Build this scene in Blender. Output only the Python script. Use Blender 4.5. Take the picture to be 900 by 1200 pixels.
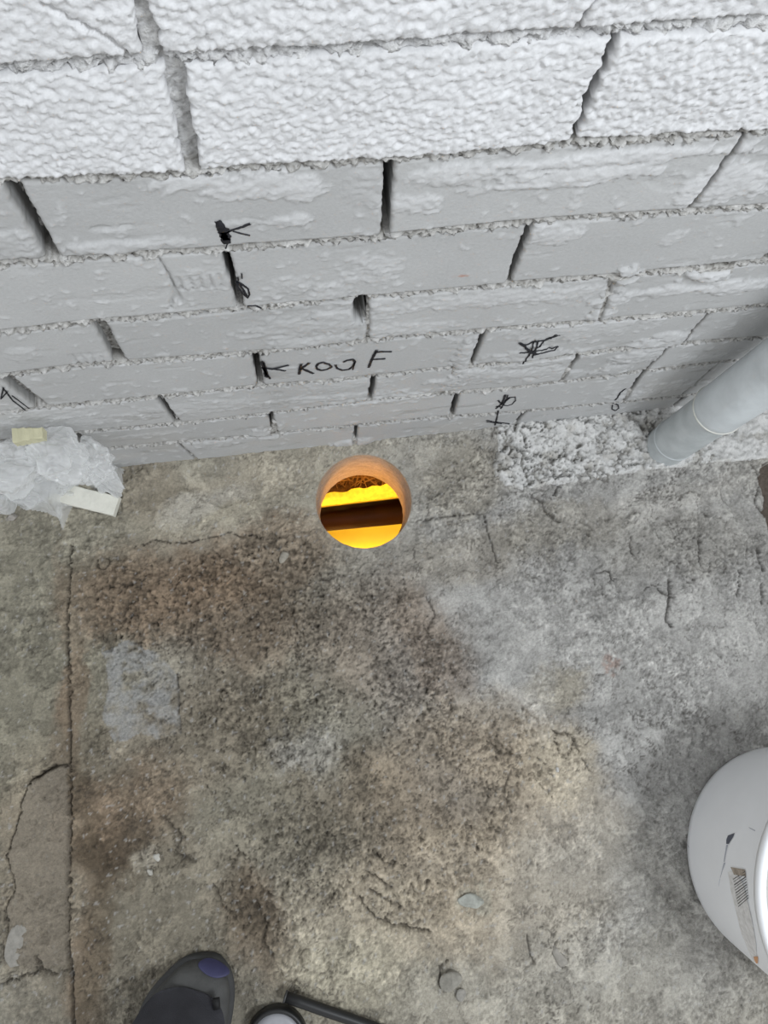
import bpy, bmesh, math, random
import numpy as np
from mathutils import Vector, Matrix

random.seed(7)
for o in list(bpy.data.objects): bpy.data.objects.remove(o, do_unlink=True)
S = bpy.context.scene
COL = S.collection

# ------------------------------------------------------------------ camera
F = 850.0                       # focal length in pixels of the 900 x 1200 frame
NAD = (397.0, 773.0)            # where straight down lands in the frame
YAW = -0.1297
D, H = 0.329, 1.104             # distance to the wall, height over the floor
g = np.array([(NAD[0]-450)/F, (NAD[1]-600)/F, 1.0]); g /= np.linalg.norm(g)
a_ = np.array([math.cos(YAW), math.sin(YAW), 0.0])
U = a_ - g*(a_@g); U /= np.linalg.norm(U)
N = np.cross(U, g)
if N[1] > 0: N = -N
def w2(v): return Vector((U@v, N@v, -(g@v)))          # camera-frame vector (x right, y down, z forward) -> world
CAMP = np.array([0.0, -D, H])
R3 = Matrix((w2(np.array([1., 0, 0])), w2(np.array([0, -1., 0])), w2(np.array([0, 0, -1.])))).transposed()
cd = bpy.data.cameras.new('camera'); cam = bpy.data.objects.new('camera', cd); COL.objects.link(cam)
cam.matrix_world = Matrix.Translation(Vector(CAMP)) @ R3.to_4x4()
cd.sensor_fit = 'VERTICAL'; cd.sensor_height = 36.0; cd.lens = F/1200*36.0; cd.clip_start = 0.01
S.camera = cam

def ray(px, py):
    r = np.array([(px-450)/F, (py-600)/F, 1.0]); return np.array([U@r, N@r, -(g@r)])
def fl(px, py, z=0.0):
    r = ray(px, py); s = (z-H)/r[2]; return CAMP + r*s
def wl(px, py, y=0.0):
    r = ray(px, py); s = (y-CAMP[1])/r[1]; return CAMP + r*s

# ------------------------------------------------------------------ light
W = bpy.data.worlds.new('daylight'); S.world = W; W.use_nodes = True
bg = W.node_tree.nodes['Background']; bg.inputs[0].default_value = (0.95, 0.975, 1.0, 1); bg.inputs[1].default_value = 0.86
def area(name, loc, target, size, energy, colr):
    l = bpy.data.lights.new(name, 'AREA'); l.energy = energy; l.shape = 'SQUARE'; l.size = size; l.color = colr
    o = bpy.data.objects.new(name, l); COL.objects.link(o); o.location = loc
    o.rotation_euler = (Vector(target)-Vector(loc)).to_track_quat('-Z', 'Y').to_euler(); return o
area('window_light', (0.95, -0.95, 2.15), (0.05, 0.0, 0.55), 0.45, 27.0, (0.90, 0.95, 1.0))
area('side_fill_light', (-1.9, -0.9, 1.5), (0.3, -0.5, 0.2), 0.9, 8.0, (0.88, 0.94, 1.0))  # fill added from the left to brighten the bucket side
S.view_settings.view_transform = 'Standard'; S.view_settings.look = 'None'
S.view_settings.exposure = 0.0; S.view_settings.gamma = 1.0; S.view_settings.use_curve_mapping = False

# ------------------------------------------------------------------ noise
def hsh(ix, iy, seed):
    n = (ix.astype(np.int64)*374761393 + iy.astype(np.int64)*668265263 + seed*982451653) & 0xffffffff
    n = ((n ^ (n >> 13))*1274126177) & 0xffffffff
    n = ((n ^ (n >> 16))*2246822519) & 0xffffffff
    return ((n ^ (n >> 15)) & 0xffffff)/float(0xffffff)
def perlin(x, y, seed=0):
    ix = np.floor(x); iy = np.floor(y); fx = x-ix; fy = y-iy
    u = fx*fx*fx*(fx*(fx*6-15)+10); v = fy*fy*fy*(fy*(fy*6-15)+10)
    def gr(i, j):
        t = hsh(ix+i, iy+j, seed)*2*np.pi
        return np.cos(t)*(fx-i)+np.sin(t)*(fy-j)
    a = gr(0, 0); b = gr(1, 0); c = gr(0, 1); d = gr(1, 1)
    return ((a*(1-u)+b*u)*(1-v)+(c*(1-u)+d*u)*v)*1.5
def fbm(x, y, f, o=4, seed=0, r=0.55):
    s = 0; A = 1; T = 0
    for i in range(o):
        s = s+A*perlin(x*f+i*7.3, y*f-i*3.1, seed+i*17); T += A; A *= r; f *= 2.03
    return s/T*1.4
def worley(x, y, f, seed=0, jit=0.95):
    X = x*f; Y = y*f; ix = np.floor(X); iy = np.floor(Y)
    f1 = np.full(X.shape, 9.); f2 = np.full(X.shape, 9.); cid = np.zeros(X.shape)
    for i in (-1, 0, 1):
        for j in (-1, 0, 1):
            cx = ix+i+.5+(hsh(ix+i, iy+j, seed)-.5)*jit; cy = iy+j+.5+(hsh(ix+i, iy+j, seed+91)-.5)*jit
            d = np.hypot(X-cx, Y-cy); c = hsh(ix+i, iy+j, seed+55)
            m = d < f1
            f2 = np.where(m, f1, np.minimum(f2, d)); cid = np.where(m, c, cid); f1 = np.where(m, d, f1)
    return f1, f2, cid
def sm(a, b, t):
    t = np.clip((t-a)/(b-a), 0, 1); return t*t*(3-2*t)
def mix(a, b, t): return a*(1-t[..., None])+np.asarray(b)*t[..., None]
def polydist(x, y, pts, pad=0.02):
    """distance to a polyline, far away outside its box; also the run along it"""
    out = np.full(x.shape, 1.0); P = np.asarray(pts)
    m = (x > P[:, 0].min()-pad) & (x < P[:, 0].max()+pad) & (y > P[:, 1].min()-pad) & (y < P[:, 1].max()+pad)
    if not m.any(): return out
    X = x[m]; Y = y[m]; d = np.full(X.shape, 1.0)
    for (x0, y0), (x1, y1) in zip(P[:-1], P[1:]):
        L = (x1-x0)**2+(y1-y0)**2+1e-12
        t = np.clip(((X-x0)*(x1-x0)+(Y-y0)*(y1-y0))/L, 0, 1)
        d = np.minimum(d, np.hypot(X-x0-t*(x1-x0), Y-y0-t*(y1-y0)))
    out[m] = d; return out
def inpoly(x, y, pts):
    P = np.asarray(pts); r = np.zeros(x.shape, bool); j = len(P)-1
    for i in range(len(P)):
        xi, yi = P[i]; xj, yj = P[j]
        r ^= ((yi > y) != (yj > y)) & (x < (xj-xi)*(y-yi)/(yj-yi+1e-12)+xi); j = i
    return r
def axis(lo, hi, step, LO, HI, grow=1.25):
    a = list(np.arange(lo, hi+step/2, step)); s = step
    while a[-1] < HI: s *= grow; a.append(min(HI, a[-1]+s))
    s = step
    while a[0] > LO: s *= grow; a.insert(0, max(LO, a[0]-s))
    return np.array(a)

# ------------------------------------------------------------------ materials
def newmat(name):
    m = bpy.data.materials.new(name); m.use_nodes = True
    nt = m.node_tree; return m, nt, nt.nodes['Principled BSDF']
def mat_attr(name, bumps, rough=0.92, speck=0.18, sf=260, spec=0.25):
    """vertex-attribute colour with grain and fine relief; bumps = [(scale, distance_m)]"""
    m, nt, b = newmat(name); n = nt.nodes; L = nt.links
    at = n.new('ShaderNodeAttribute'); at.attribute_name = 'col'
    tc = n.new('ShaderNodeTexCoord')
    nz = n.new('ShaderNodeTexNoise'); nz.inputs['Scale'].default_value = sf; nz.inputs['Detail'].default_value = 5; nz.inputs['Roughness'].default_value = .7
    L.new(tc.outputs['Object'], nz.inputs['Vector'])
    mr = n.new('ShaderNodeMapRange'); mr.inputs[1].default_value = .3; mr.inputs[2].default_value = .7
    mr.inputs[3].default_value = 1-speck; mr.inputs[4].default_value = 1+speck
    L.new(nz.outputs['Fac'], mr.inputs[0])
    vm = n.new('ShaderNodeVectorMath'); vm.operation = 'SCALE'
    L.new(at.outputs['Color'], vm.inputs[0]); L.new(mr.outputs[0], vm.inputs['Scale'])
    L.new(vm.outputs[0], b.inputs['Base Color'])
    b.inputs['Roughness'].default_value = rough; b.inputs['Specular IOR Level'].default_value = spec
    prev = None
    for sc, dist in bumps:
        t = n.new('ShaderNodeTexNoise'); t.inputs['Scale'].default_value = sc; t.inputs['Detail'].default_value = 4; t.inputs['Roughness'].default_value = .6
        L.new(tc.outputs['Object'], t.inputs['Vector'])
        bp = n.new('ShaderNodeBump'); bp.inputs['Distance'].default_value = dist; bp.inputs['Strength'].default_value = 1
        L.new(t.outputs['Fac'], bp.inputs['Height'])
        if prev: L.new(prev.outputs[0], bp.inputs['Normal'])
        prev = bp
    if prev: L.new(prev.outputs[0], b.inputs['Normal'])
    return m
def mat_plain(name, col, rough=.6, var=.08, sc=60, bump=0, bsc=200, spec=.4, metal=0, col2=None):
    m, nt, b = newmat(name); n = nt.nodes; L = nt.links
    tc = n.new('ShaderNodeTexCoord'); nz = n.new('ShaderNodeTexNoise'); nz.inputs['Scale'].default_value = sc; nz.inputs['Detail'].default_value = 6
    L.new(tc.outputs['Object'], nz.inputs['Vector'])
    cr = n.new('ShaderNodeValToRGB'); cr.color_ramp.elements[0].position = .35; cr.color_ramp.elements[1].position = .65
    c = np.array(col); lo = c*(1-var) if col2 is None else np.array(col2)
    cr.color_ramp.elements[0].color = (*lo, 1); cr.color_ramp.elements[1].color = (*(np.minimum(c*(1+var), 1) if col2 is None else c), 1)
    L.new(nz.outputs['Fac'], cr.inputs[0]); L.new(cr.outputs[0], b.inputs['Base Color'])
    b.inputs['Roughness'].default_value = rough; b.inputs['Specular IOR Level'].default_value = spec; b.inputs['Metallic'].default_value = metal
    if bump:
        t = n.new('ShaderNodeTexNoise'); t.inputs['Scale'].default_value = bsc; t.inputs['Detail'].default_value = 5
        L.new(tc.outputs['Object'], t.inputs['Vector'])
        bp = n.new('ShaderNodeBump'); bp.inputs['Distance'].default_value = bump; L.new(t.outputs['Fac'], bp.inputs['Height']); L.new(bp.outputs[0], b.inputs['Normal'])
    return m
M_brick = mat_attr('silicate_brick', [(420, .0004), (1500, .00012)], .9, .06, 300)
M_mortar = mat_attr('mortar', [(300, .0015), (900, .0006)], .95, .16, 320)
M_floor = mat_attr('rough_concrete', [(150, .0032), (520, .0020)], .93, .22, 260)
M_marker = mat_plain('black_marker', (.012, .012, .016), .6)

# ------------------------------------------------------------------ object helpers
def link(name, me, mat=None, parent=None, loc=(0, 0, 0), smooth=True):
    if mat: me.materials.append(mat)
    if smooth: me.polygons.foreach_set('use_smooth', np.ones(len(me.polygons), bool))
    o = bpy.data.objects.new(name, me); COL.objects.link(o); o.location = loc
    if parent: o.parent = parent
    return o
def tag(o, label, cat, group=None):
    o['label'] = label; o['category'] = cat
    if group: o['group'] = group
    return o
def thing(name, label, cat, loc, group=None):
    o = bpy.data.objects.new(name, None); COL.objects.link(o); o.location = loc; o.empty_display_size = .05
    return tag(o, label, cat, group)
def rawmesh(name, V, Q, col=None):
    V = np.asarray(V, np.float32); Q = np.asarray(Q, np.int32)
    me = bpy.data.meshes.new(name); me.vertices.add(len(V)); me.vertices.foreach_set('co', V.ravel())
    me.loops.add(Q.size); me.loops.foreach_set('vertex_index', Q.ravel())
    k = Q.shape[1]; me.polygons.add(len(Q)); me.polygons.foreach_set('loop_start', np.arange(0, Q.size, k, dtype=np.int32))
    me.polygons.foreach_set('loop_total', np.full(len(Q), k, np.int32))
    me.update(calc_edges=True)
    if col is not None:
        at = me.attributes.new('col', 'FLOAT_COLOR', 'POINT')
        c = np.ones((len(V), 4), np.float32); c[:, :3] = col.reshape(-1, 3); at.data.foreach_set('color', c.ravel())
    return me
def quads(nx, ny):
    i = np.arange((nx)*(ny)).reshape(ny, nx)
    return np.stack([i[:-1, :-1], i[:-1, 1:], i[1:, 1:], i[1:, :-1]], -1).reshape(-1, 4)
def lathe(name, prof, n=48, mat=None, parent=None, loc=(0, 0, 0), M=None, closed=False):
    V = []; 
    for r, z in prof:
        for i in range(n):
            t = 2*math.pi*i/n; V.append((r*math.cos(t), r*math.sin(t), z))
    V = np.array(V)
    if M is not None: V = V@np.array(M.to_3x3()).T + np.array(M.translation)
    Q = []
    m = len(prof)
    for k in range(m if closed else m-1):
        for i in range(n):
            j = (i+1) % n; k2 = (k+1) % m
            Q.append((k*n+i, k*n+j, k2*n+j, k2*n+i))
    return link(name, rawmesh(name, V, Q), mat, parent, loc)
def tube(name, pts, rad, n=14, mat=None, parent=None, cap=True):
    """swept tube through points; rad a number or a list"""
    P = [Vector(p) for p in pts]; rr = rad if hasattr(rad, '__len__') else [rad]*len(P)
    bm = bmesh.new(); rings = []; up = Vector((0, 0, 1))
    for i, p in enumerate(P):
        t = (P[min(i+1, len(P)-1)]-P[max(i-1, 0)]).normalized()
        if i == 0: x = t.orthogonal().normalized()
        x = (x-t*x.dot(t)).normalized(); y = t.cross(x)
        rings.append([bm.verts.new(p+(x*math.cos(2*math.pi*k/n)+y*math.sin(2*math.pi*k/n))*rr[i]) for k in range(n)])
    for a, b in zip(rings[:-1], rings[1:]):
        for k in range(n): bm.faces.new((a[k], a[(k+1) % n], b[(k+1) % n], b[k]))
    if cap:
        bm.faces.new(rings[0][::-1]); bm.faces.new(rings[-1])
    me = bpy.data.meshes.new(name); bm.to_mesh(me); bm.free()
    return link(name, me, mat, parent)

# ================================================================== WALL
JP = [[(20,78),(300,62),(450,52),(600,42),(850,27)],
[(0,211),(100,208),(200,203),(300,195),(460,186),(600,174),(670,167),(900,154)],
[(0,311),(100,302),(200,296),(300,289),(445,278),(600,262),(700,254),(800,248),(900,242)],
[(0,390),(100,378),(200,370),(300,361),(400,350),(500,343),(600,333),(700,325),(900,306)],
[(0,441),(100,428),(200,421),(300,413),(440,398),(500,393),(600,384),(700,376),(800,368),(900,358)],
[(0,483),(60,477),(190,465),(300,453),(440,441),(500,433),(600,425),(675,415),(800,402),(900,395)],
[(110,505),(200,497),(300,486),(367,478),(450,467),(500,462),(600,455),(707,442),(760,434)],
[(113,527),(200,519),(300,511),(367,503),(433,497),(500,490),(600,483),(717,472),(810,463)]]
JF = []
for j in JP:
    w = np.array([wl(*p) for p in j]); x = w[:, 0]; z = w[:, 2]
    c = np.polyfit(x, z, 1); JF.append((c, x, z-np.polyval(c, x)))
ROWTOP = -12                                             # courses built above the frame
def jz(k, x):
    """height of bed joint k (0 = the highest one in the picture)"""
    x = np.asarray(x, float)
    if k < 0: return np.polyval(JF[0][0], x)-k*.098
    if k > 7: return np.full(x.shape, -.035)
    c, xs, r = JF[k]; return np.polyval(c, x)+np.interp(x, xs, r)
# head joints: row -> (top px, bottom px, width in mm, depth in mm behind the face)
HJ = {0: [((165,10),(185,72),9,3.5), ((700,0),(679,34),3,2)],
1: [((203,75),(226,195),12,6), ((714,54),(668,165),5.5,75)],
2: [((12,215),(66,305),11,26), ((456,190),(452,268),7.5,80), ((840,203),(808,242),3.5,60)],
3: [((263,293),(279,345),7,80), ((621,264),(598,325),6,80)],
4: [((120,384),(143,426),13,14), ((431,350),(431,397),3,3), ((722,322),(700,375),4,3)],
5: [((12,447),(50,478),15,14), ((299,415),(306,452),8,70), ((568,388),(554,420),6,80), ((833,366),(803,397),3,60)],
6: [((186,466),(209,495),8,60), ((438,444),(434,459),7,70), ((677,417),(668,432),6,70), ((785,405),(764,428),3,8), ((900,398),(860,430),5,14)],
7: [((90,510),(110,527),12,14), ((317,487),(322,504),9,60), ((536,461),(529,488),8,80), ((753,438),(733,467),6,80), ((832,435),(800,462),2,3)],
8: [((210,520),(234,541),4,4), ((417,505),(415,517),6,60), ((614,485),(600,500),7,80)]}
XL, XR = -1.75, 1.75
rows = {}
rnd = random.Random(3)
for r in range(ROWTOP, 9):
    L = []
    if r in HJ:
        for a, b, w, d in HJ[r]:
            L.append([wl(*a)[0], wl(*b)[0], w/1000, d/1000])
    else:
        L.append([(.13 if r % 2 else 0)+.02, (.13 if r % 2 else 0)+.02, .009, .006])
    while L[-1][0] < XR: L.append([L[-1][0]+.26, L[-1][1]+.26, .008, rnd.choice((.006, .03, .06))]); L[-1][1] = L[-1][0] = (L[-1][0]+L[-1][1])/2
    while L[0][0] > XL: L.insert(0, [L[0][0]-.26, L[0][1]-.26, .008, rnd.choice((.006, .02, .05))]); L[0][1] = L[0][0] = (L[0][0]+L[0][1])/2
    rows[r] = L
HB = .0046                                               # half the thickness of a bed joint

# lumps of mortar or plaster smeared over the brickwork: px, py, radius in px (x, y), thickness mm, whiteness
BLOBS = [(300,218,75,16,1.8,.9),(235,212,60,12,1.5,.9),(345,222,40,18,2.2,.9),(150,287,75,7,2.0,.7),(30,285,35,22,2.0,.6),(335,258,26,8,2.2,.8),
(540,205,75,14,2.0,.8),(690,204,110,12,2.6,.9),(850,215,60,20,2.4,.9),(720,185,190,8,2.6,.9),(480,240,40,12,1.4,.8),(640,215,70,5,2.2,.8),
(430,215,25,30,1.2,.5),(648,274,38,12,2.2,.8),(440,318,26,16,1.2,.7),(335,335,30,14,1.4,.5),(390,346,32,12,2.4,.6),(240,330,36,12,1.2,.4),(786,282,14,9,1.2,.7),
(732,322,14,10,7,.6),(715,352,22,10,4.5,.7),(705,366,18,7,4.5,.7),(835,318,24,9,7,.85),(860,335,40,8,4,.85),(790,340,60,5,3.0,.8),(655,345,50,9,2.0,.7),(560,352,90,9,1.6,.7),
(345,385,60,12,1.8,.4),(385,378,30,14,3.2,.6),(370,400,60,7,3.0,.5),(30,415,25,9,1.6,.5),(110,422,30,7,1.4,.5),(450,360,20,18,1.5,.7),(480,385,60,7,1.4,.6),
(540,425,10,24,5,.5),(550,438,22,11,5,.4),(535,445,14,7,4,.5),(625,418,48,12,3.0,.35),(690,385,70,12,1.4,.7),(775,400,28,10,5,.6),(745,418,26,8,5,.55),(715,432,22,6,4,.5),(590,440,80,7,3.2,.45),(660,440,40,6,3.0,.5),
(400,452,50,8,1.4,.35),(350,470,120,4,2,.4),(450,468,60,5,2.2,.4),(310,508,14,7,4.5,.4),(325,500,8,6,3,.4),(60,487,55,12,1.4,.4),(120,492,70,6,1.4,.4),
(240,478,90,8,1.2,.4),(820,420,26,4,1.0,.6),(745,462,30,6,3.2,.6),(785,452,28,5,3.0,.6),(170,510,60,3,1.2,.4),(240,520,40,5,2,.4),(416,518,22,4,4.5,.3),(280,262,32,5,1.0,.5)]
BL = []
for px, py, rx, ry, t, wh in BLOBS:
    c = wl(px, py); dx = abs(wl(px+rx, py)[0]-c[0]); dz = abs(wl(px, py-ry)[2]-wl(px, py+ry)[2])/2
    BL.append((c[0], c[2], dx, dz, t/1000, wh))
PITS = [(422,363,8,16,45),(424,353,7,5,60), (640,0,1,1,0), (208,348,5,9,3), (118,268,14,3,1.6), (148,265,10,2,1.4)]
PT = []
for px, py, rx, ry, t in PITS:
    c = wl(px, py); PT.append((c[0], c[2], abs(wl(px+rx, py)[0]-c[0]), abs(wl(px, py-ry)[2]-wl(px, py+ry)[2])/2, t/1000))
WCR = [[(50,0),(75,14),(108,32),(130,44),(150,62),(172,72)], [(185,303),(197,322),(206,340),(200,362)], [(160,12),(164,35),(172,60)]]
WCR = [[wl(*p)[[0, 2]] for p in c] for c in WCR]
# eroded, serrated keying marks
SER = [(232,331,30,9), (107,421,24,8)]
SER = [(wl(a, b)[0], wl(a, b)[2], abs(wl(a+c, b)[0]-wl(a, b)[0]), abs(wl(a, b-d)[2]-wl(a, b+d)[2])/2) for a, b, c, d in SER]

def relief(x, z):
    """thickness (m) of plaster and crusts on the brickwork, and how white they are (0..1)"""
    n1 = fbm(x, z, 28, 4, 5); n2 = fbm(x, z, 120, 3, 9)
    edge = jz(1, x)+.002+.006*n1
    P = sm(-.002, .002, z-edge)
    w0, _, _ = worley(x+.0016*n2, z*1.0+.0016*fbm(x, z, 140, 2, 33), 185, 4)
    st = fbm(x, z*.8, 175, 3, 21)
    t = P*(.0024+.0018*fbm(x, z, 14, 3, 2)+.0013*st+.0021*(.5-w0)+.0008*fbm(x, z, 420, 2, 23))
    wh = P*1.0
    for cx, cz, rx, rz, th, w in BL:
        m = (np.abs(x-cx) < rx*1.6) & (np.abs(z-cz) < rz*1.6+.003)
        if not m.any(): continue
        q = np.hypot((x[m]-cx)/rx, (z[m]-cz)/rz)+.55*n1[m]+.5*n2[m]
        k = sm(1.0, .86, q); f = .55+.45*sm(1.0, .2, q)
        t[m] = np.maximum(t[m], k*f*th*(1+.5*n2[m]))
        wh[m] = np.maximum(wh[m], k*w*.72); t[m] += k*(.0007*fbm(x[m], z[m], 210, 3, 26)+.0005*fbm(x[m]*.3, z[m], 130, 2, 27))
    # sparse crumbs
    cr = sm(.34, .55, fbm(x, z, 60, 4, 77)+.25*fbm(x, z, 9, 2, 78))
    t = t+cr*.0009*(1-P); wh = np.maximum(wh, cr*.55)
    return t, wh
def carve(x, z):
    d = np.zeros(x.shape)
    for cx, cz, rx, rz, th in PT:
        if th <= 0: continue
        q = np.hypot((x-cx)/rx, (z-cz)/rz); d = np.maximum(d, th*sm(1.1, .75, q))
    for c in WCR:
        pd = polydist(x, z, c)+.0006*fbm(x, z, 120, 2, 8); d = np.maximum(d, .0035*sm(.0022, .0004, pd))
    for cx, cz, rx, rz in SER:
        q = np.maximum(np.abs(x-cx)/rx, np.abs(z-cz)/rz)
        d = d+.0018*sm(1.05, .85, q)*sm(-.2, .5, np.sin((x-cx)*2*np.pi/.0085))
    return d
C_SIL = np.array((.455, .457, .455)); C_PLA = np.array((.65, .652, .66)); C_MOR = np.array((.43, .42, .40)); C_DIRT_SHADOW = np.array((.22, .205, .18))

wall = None
def backing():
    xs = axis(-.60, .62, .0021, XL, XR, 1.12); zs = axis(.0, .85, .0015, -.05, 1.95, 1.10)
    X, Z = np.meshgrid(xs, zs)
    lump = fbm(X, Z, 95, 4, 31, .65); big = fbm(X, Z, 18, 3, 32)
    out = np.full(X.shape, -.014)
    bed = np.zeros(X.shape)
    for k in range(ROWTOP, 8):
        zc = jz(k, X); b = sm(.0074, .0056, np.abs(Z-zc)); bed = np.maximum(bed, b)
    rec = np.where(Z > jz(1, X)+.01, .0016, .0012)
    under = np.zeros(X.shape)
    for k in range(ROWTOP, 8):
        zc = jz(k, X); under = np.maximum(under, sm(.0010, .0028, Z-zc)*sm(.0078, .0056, Z-zc))
    gap = under*sm(-.25, .15, fbm(X, Z, 22, 4, 35))*(1-.5*sm(-.003, .003, Z-jz(1, X)-.01))
    out = np.where(bed > .01, -.014+bed*(.014-rec+.0062*lump+.0014*big+.0040*fbm(X, Z, 260, 3, 36, .7))-.013*gap, out)
    deepm = np.zeros(X.shape)
    for r in range(ROWTOP, 9):
        zt = jz(r-1, X); zb = jz(r, X)
        inrow = (Z < zt-HB*.8) & (Z > zb+HB*.5)
        for xt, xb, w, d in rows[r]:
            t = np.clip((zt-Z)/(zt-zb+1e-9), 0, 1); xc = xt+(xb-xt)*t
            m = inrow & (np.abs(X-xc) < w*.5+.003)
            v = -d+.0025*lump if d < .02 else -d+.012*lump
            if d > .02: v = v+ (.05*sm(.72, 1.0, t+.25*lump) if r in (3, 6, 7) else 0)
            out = np.where(m, v, out); deepm = np.where(m, 1, deepm)
    T, wh = relief(X, Z)
    heavy = np.zeros(X.shape)
    for cx, cz, rx, rz, th, w in BL:
        if th < .0028: continue
        q = np.hypot((X-cx)/rx, (Z-cz)/rz)+.3*fbm(X, Z, 50, 3, 41)
        heavy = np.maximum(heavy, sm(1.05, .7, q)*th)
    out = np.where(heavy > .0004, np.maximum(out, -.004+heavy+.0022*lump), out)
    cv = carve(X, Z); pit = cv > .006
    out = np.where(pit, -cv-.01, out)
    pl = sm(-.003, .003, Z-jz(1, X)-.008)
    c = np.broadcast_to(C_MOR, X.shape+(3,)).copy()
    c = mix(c, C_PLA*.93, pl*.8)
    hf = fbm(X, Z, 260, 3, 36, .7); c = mix(c, (.62, .615, .60), sm(.0, .5, lump+.5*hf)*.6)
    c = mix(c, C_DIRT_SHADOW*.6, sm(.0, -.45, .6*lump+hf)*.85*(1-.4*pl)); c = mix(c, (.09, .085, .075), gap*.85)  # bed joint shadow put into the colour, with dirt in the low mortar
    c = mix(c, (.14, .13, .12), np.clip(sm(.018, .05, -out), 0, 1)*.8)  # recess shade put into the colour, darker with depth
    V = np.stack([X, -out, Z], -1).reshape(-1, 3)
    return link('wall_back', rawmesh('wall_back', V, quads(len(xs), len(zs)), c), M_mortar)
wall = backing(); wall['kind'] = 'structure'

def brick(r, i, L, R):
    """one brick between the head joints L and R of course r"""
    xm = (L[0]+R[0])/2
    if xm < XL or xm > XR: return
    zmid = float(jz(r, xm)); vis = abs(xm) < .88 and -1 <= r <= 8
    st = (.0013 if r <= 1 else .0017 if r <= 3 else .0021) if vis else .02
    wdt = R[0]-L[0]-(L[2]+R[2])/2; hgt = float(jz(r-1, xm)-jz(r, xm))-2*HB
    nx = max(3, int(wdt/st)); nz = max(3, int(hgt/st))
    s, t = np.meshgrid(np.linspace(0, 1, nx+1), np.linspace(0, 1, nz+1))       # t: 0 bottom, 1 top
    xl = L[1]+(L[0]-L[1])*t+L[2]/2; xr = R[1]+(R[0]-R[1])*t-R[2]/2
    zz_ = t*hgt; rg_ = .0030 if r <= 1 else .0012
    xl = xl+rg_*(perlin(zz_*70+i*5.1, zz_*0+r*2.3+.5, 61)+.6*perlin(zz_*260, zz_*0+i+.5, 62)); xr = xr+rg_*(perlin(zz_*70+i*9.1, zz_*0+r*1.3+.5, 63)+.6*perlin(zz_*260, zz_*0+i+7.5, 64))
    X = xl+(xr-xl)*s
    zb = jz(r, X)+HB; zt = jz(r-1, X)-HB
    if r == 8: zb = np.full(X.shape, -.03)
    wob = .0010*perlin(X*55, X*0+r*3.7, 60+i)+.0008*perlin(X*210, X*0+r*1.7, 65+i)
    Z = zb+(zt-zb)*t+wob*(2*t-1)
    out = np.zeros(X.shape)
    seed = r*31+i
    tilt = rnd.uniform(-.0009, .0009)
    c = None
    if vis:
        ed = np.minimum(np.minimum(X-xl, xr-X), np.minimum(Z-zb, zt-Z))
        T, wh = relief(X, Z)
        chip = sm(.25, .6, fbm(X, Z, 45, 3, 90+seed))*.5+.15
        rr = .0012+.0035*chip
        q = np.clip(1-ed/rr, 0, 1); out = -rr*(1-np.sqrt(np.clip(1-q*q, 0, 1)))
        lone = fbm(X, Z, 11, 3, 70+seed)
        er = sm(.30, .62, fbm(X*.35, Z, 34, 4, 400+seed))*(1-sm(.3, .8, wh))       # eroded streaks along the brick
        out = out+T-carve(X, Z)-er*(.0006+.0005*fbm(X, Z, 260, 2, 5))+.0004*lone+.00013*fbm(X, Z, 300, 3, 12)+tilt*(2*t-1)
        base = C_SIL*rnd.uniform(.94, 1.04)
        c = np.broadcast_to(base, X.shape+(3,)).copy()
        c = c*(1+.05*lone)[..., None]
        grime = sm(.0, .8, fbm(X, Z, 16, 4, 55)+.25)*sm(-.2, -.45, X)*.35
        c = mix(c, (.47, .45, .42), sm(.05, .5, fbm(X, Z, 7, 4, 300))*.4*sm(.25, .05, Z)+grime*.6)
        c = mix(c, C_DIRT_SHADOW, er*.30*sm(.45, .2, Z))
        c = mix(c, C_PLA*(1+.03*lone)[..., None], np.clip(wh, 0, 1)*(.25+.75*sm(.35, .8, wh)))
        c = mix(c, C_DIRT_SHADOW*.9, sm(.0022, .0003, ed+.001*lone)*.28*(1-.6*np.clip(wh, 0, 1)))
        cvv = carve(X, Z); c = mix(c, (.10, .095, .085), sm(.004, .014, cvv)*.85)  # pit shade put into the colour
        if r == 3:
            p = wl(541, 323); c = mix(c, (.45, .20, .12), sm(.006, .001, np.hypot((X-p[0])*.7, (Z-p[2])*2.2)+.003*fbm(X, Z, 200, 2, 2))*.7)
    else:
        c = np.broadcast_to(C_PLA if r < 0 else C_SIL, X.shape+(3,)).copy()
    V = np.stack([X, -out, Z], -1).reshape(-1, 3)
    Q = [quads(nx+1, nz+1)]
    idx = np.arange((nx+1)*(nz+1)).reshape(nz+1, nx+1)
    ring = np.concatenate([idx[0, :], idx[1:, -1], idx[-1, -2::-1], idx[-2:0:-1, 0]])
    n0 = len(V); prev = ring; cols = [c.reshape(-1, 3)]; Vs = [V]
    for dep in (.006, .1):
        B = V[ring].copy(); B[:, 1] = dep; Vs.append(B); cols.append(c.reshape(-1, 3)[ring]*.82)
        cur = np.arange(n0, n0+len(ring)); n0 += len(ring)
        Q.append(np.stack([prev, cur, np.roll(cur, -1), np.roll(prev, -1)], -1)); prev = cur
    V = np.concatenate(Vs); cen = np.array([xm, 0.0, float(V[:, 2].mean())])
    me = rawmesh('brick', V-cen, np.concatenate(Q), np.concatenate(cols))
    return link('brick', me, M_brick, wall, cen, smooth=vis)
for r in range(ROWTOP, 9):
    L = rows[r]
    for i in range(len(L)-1): brick(r, i, L[i], L[i+1])

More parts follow.
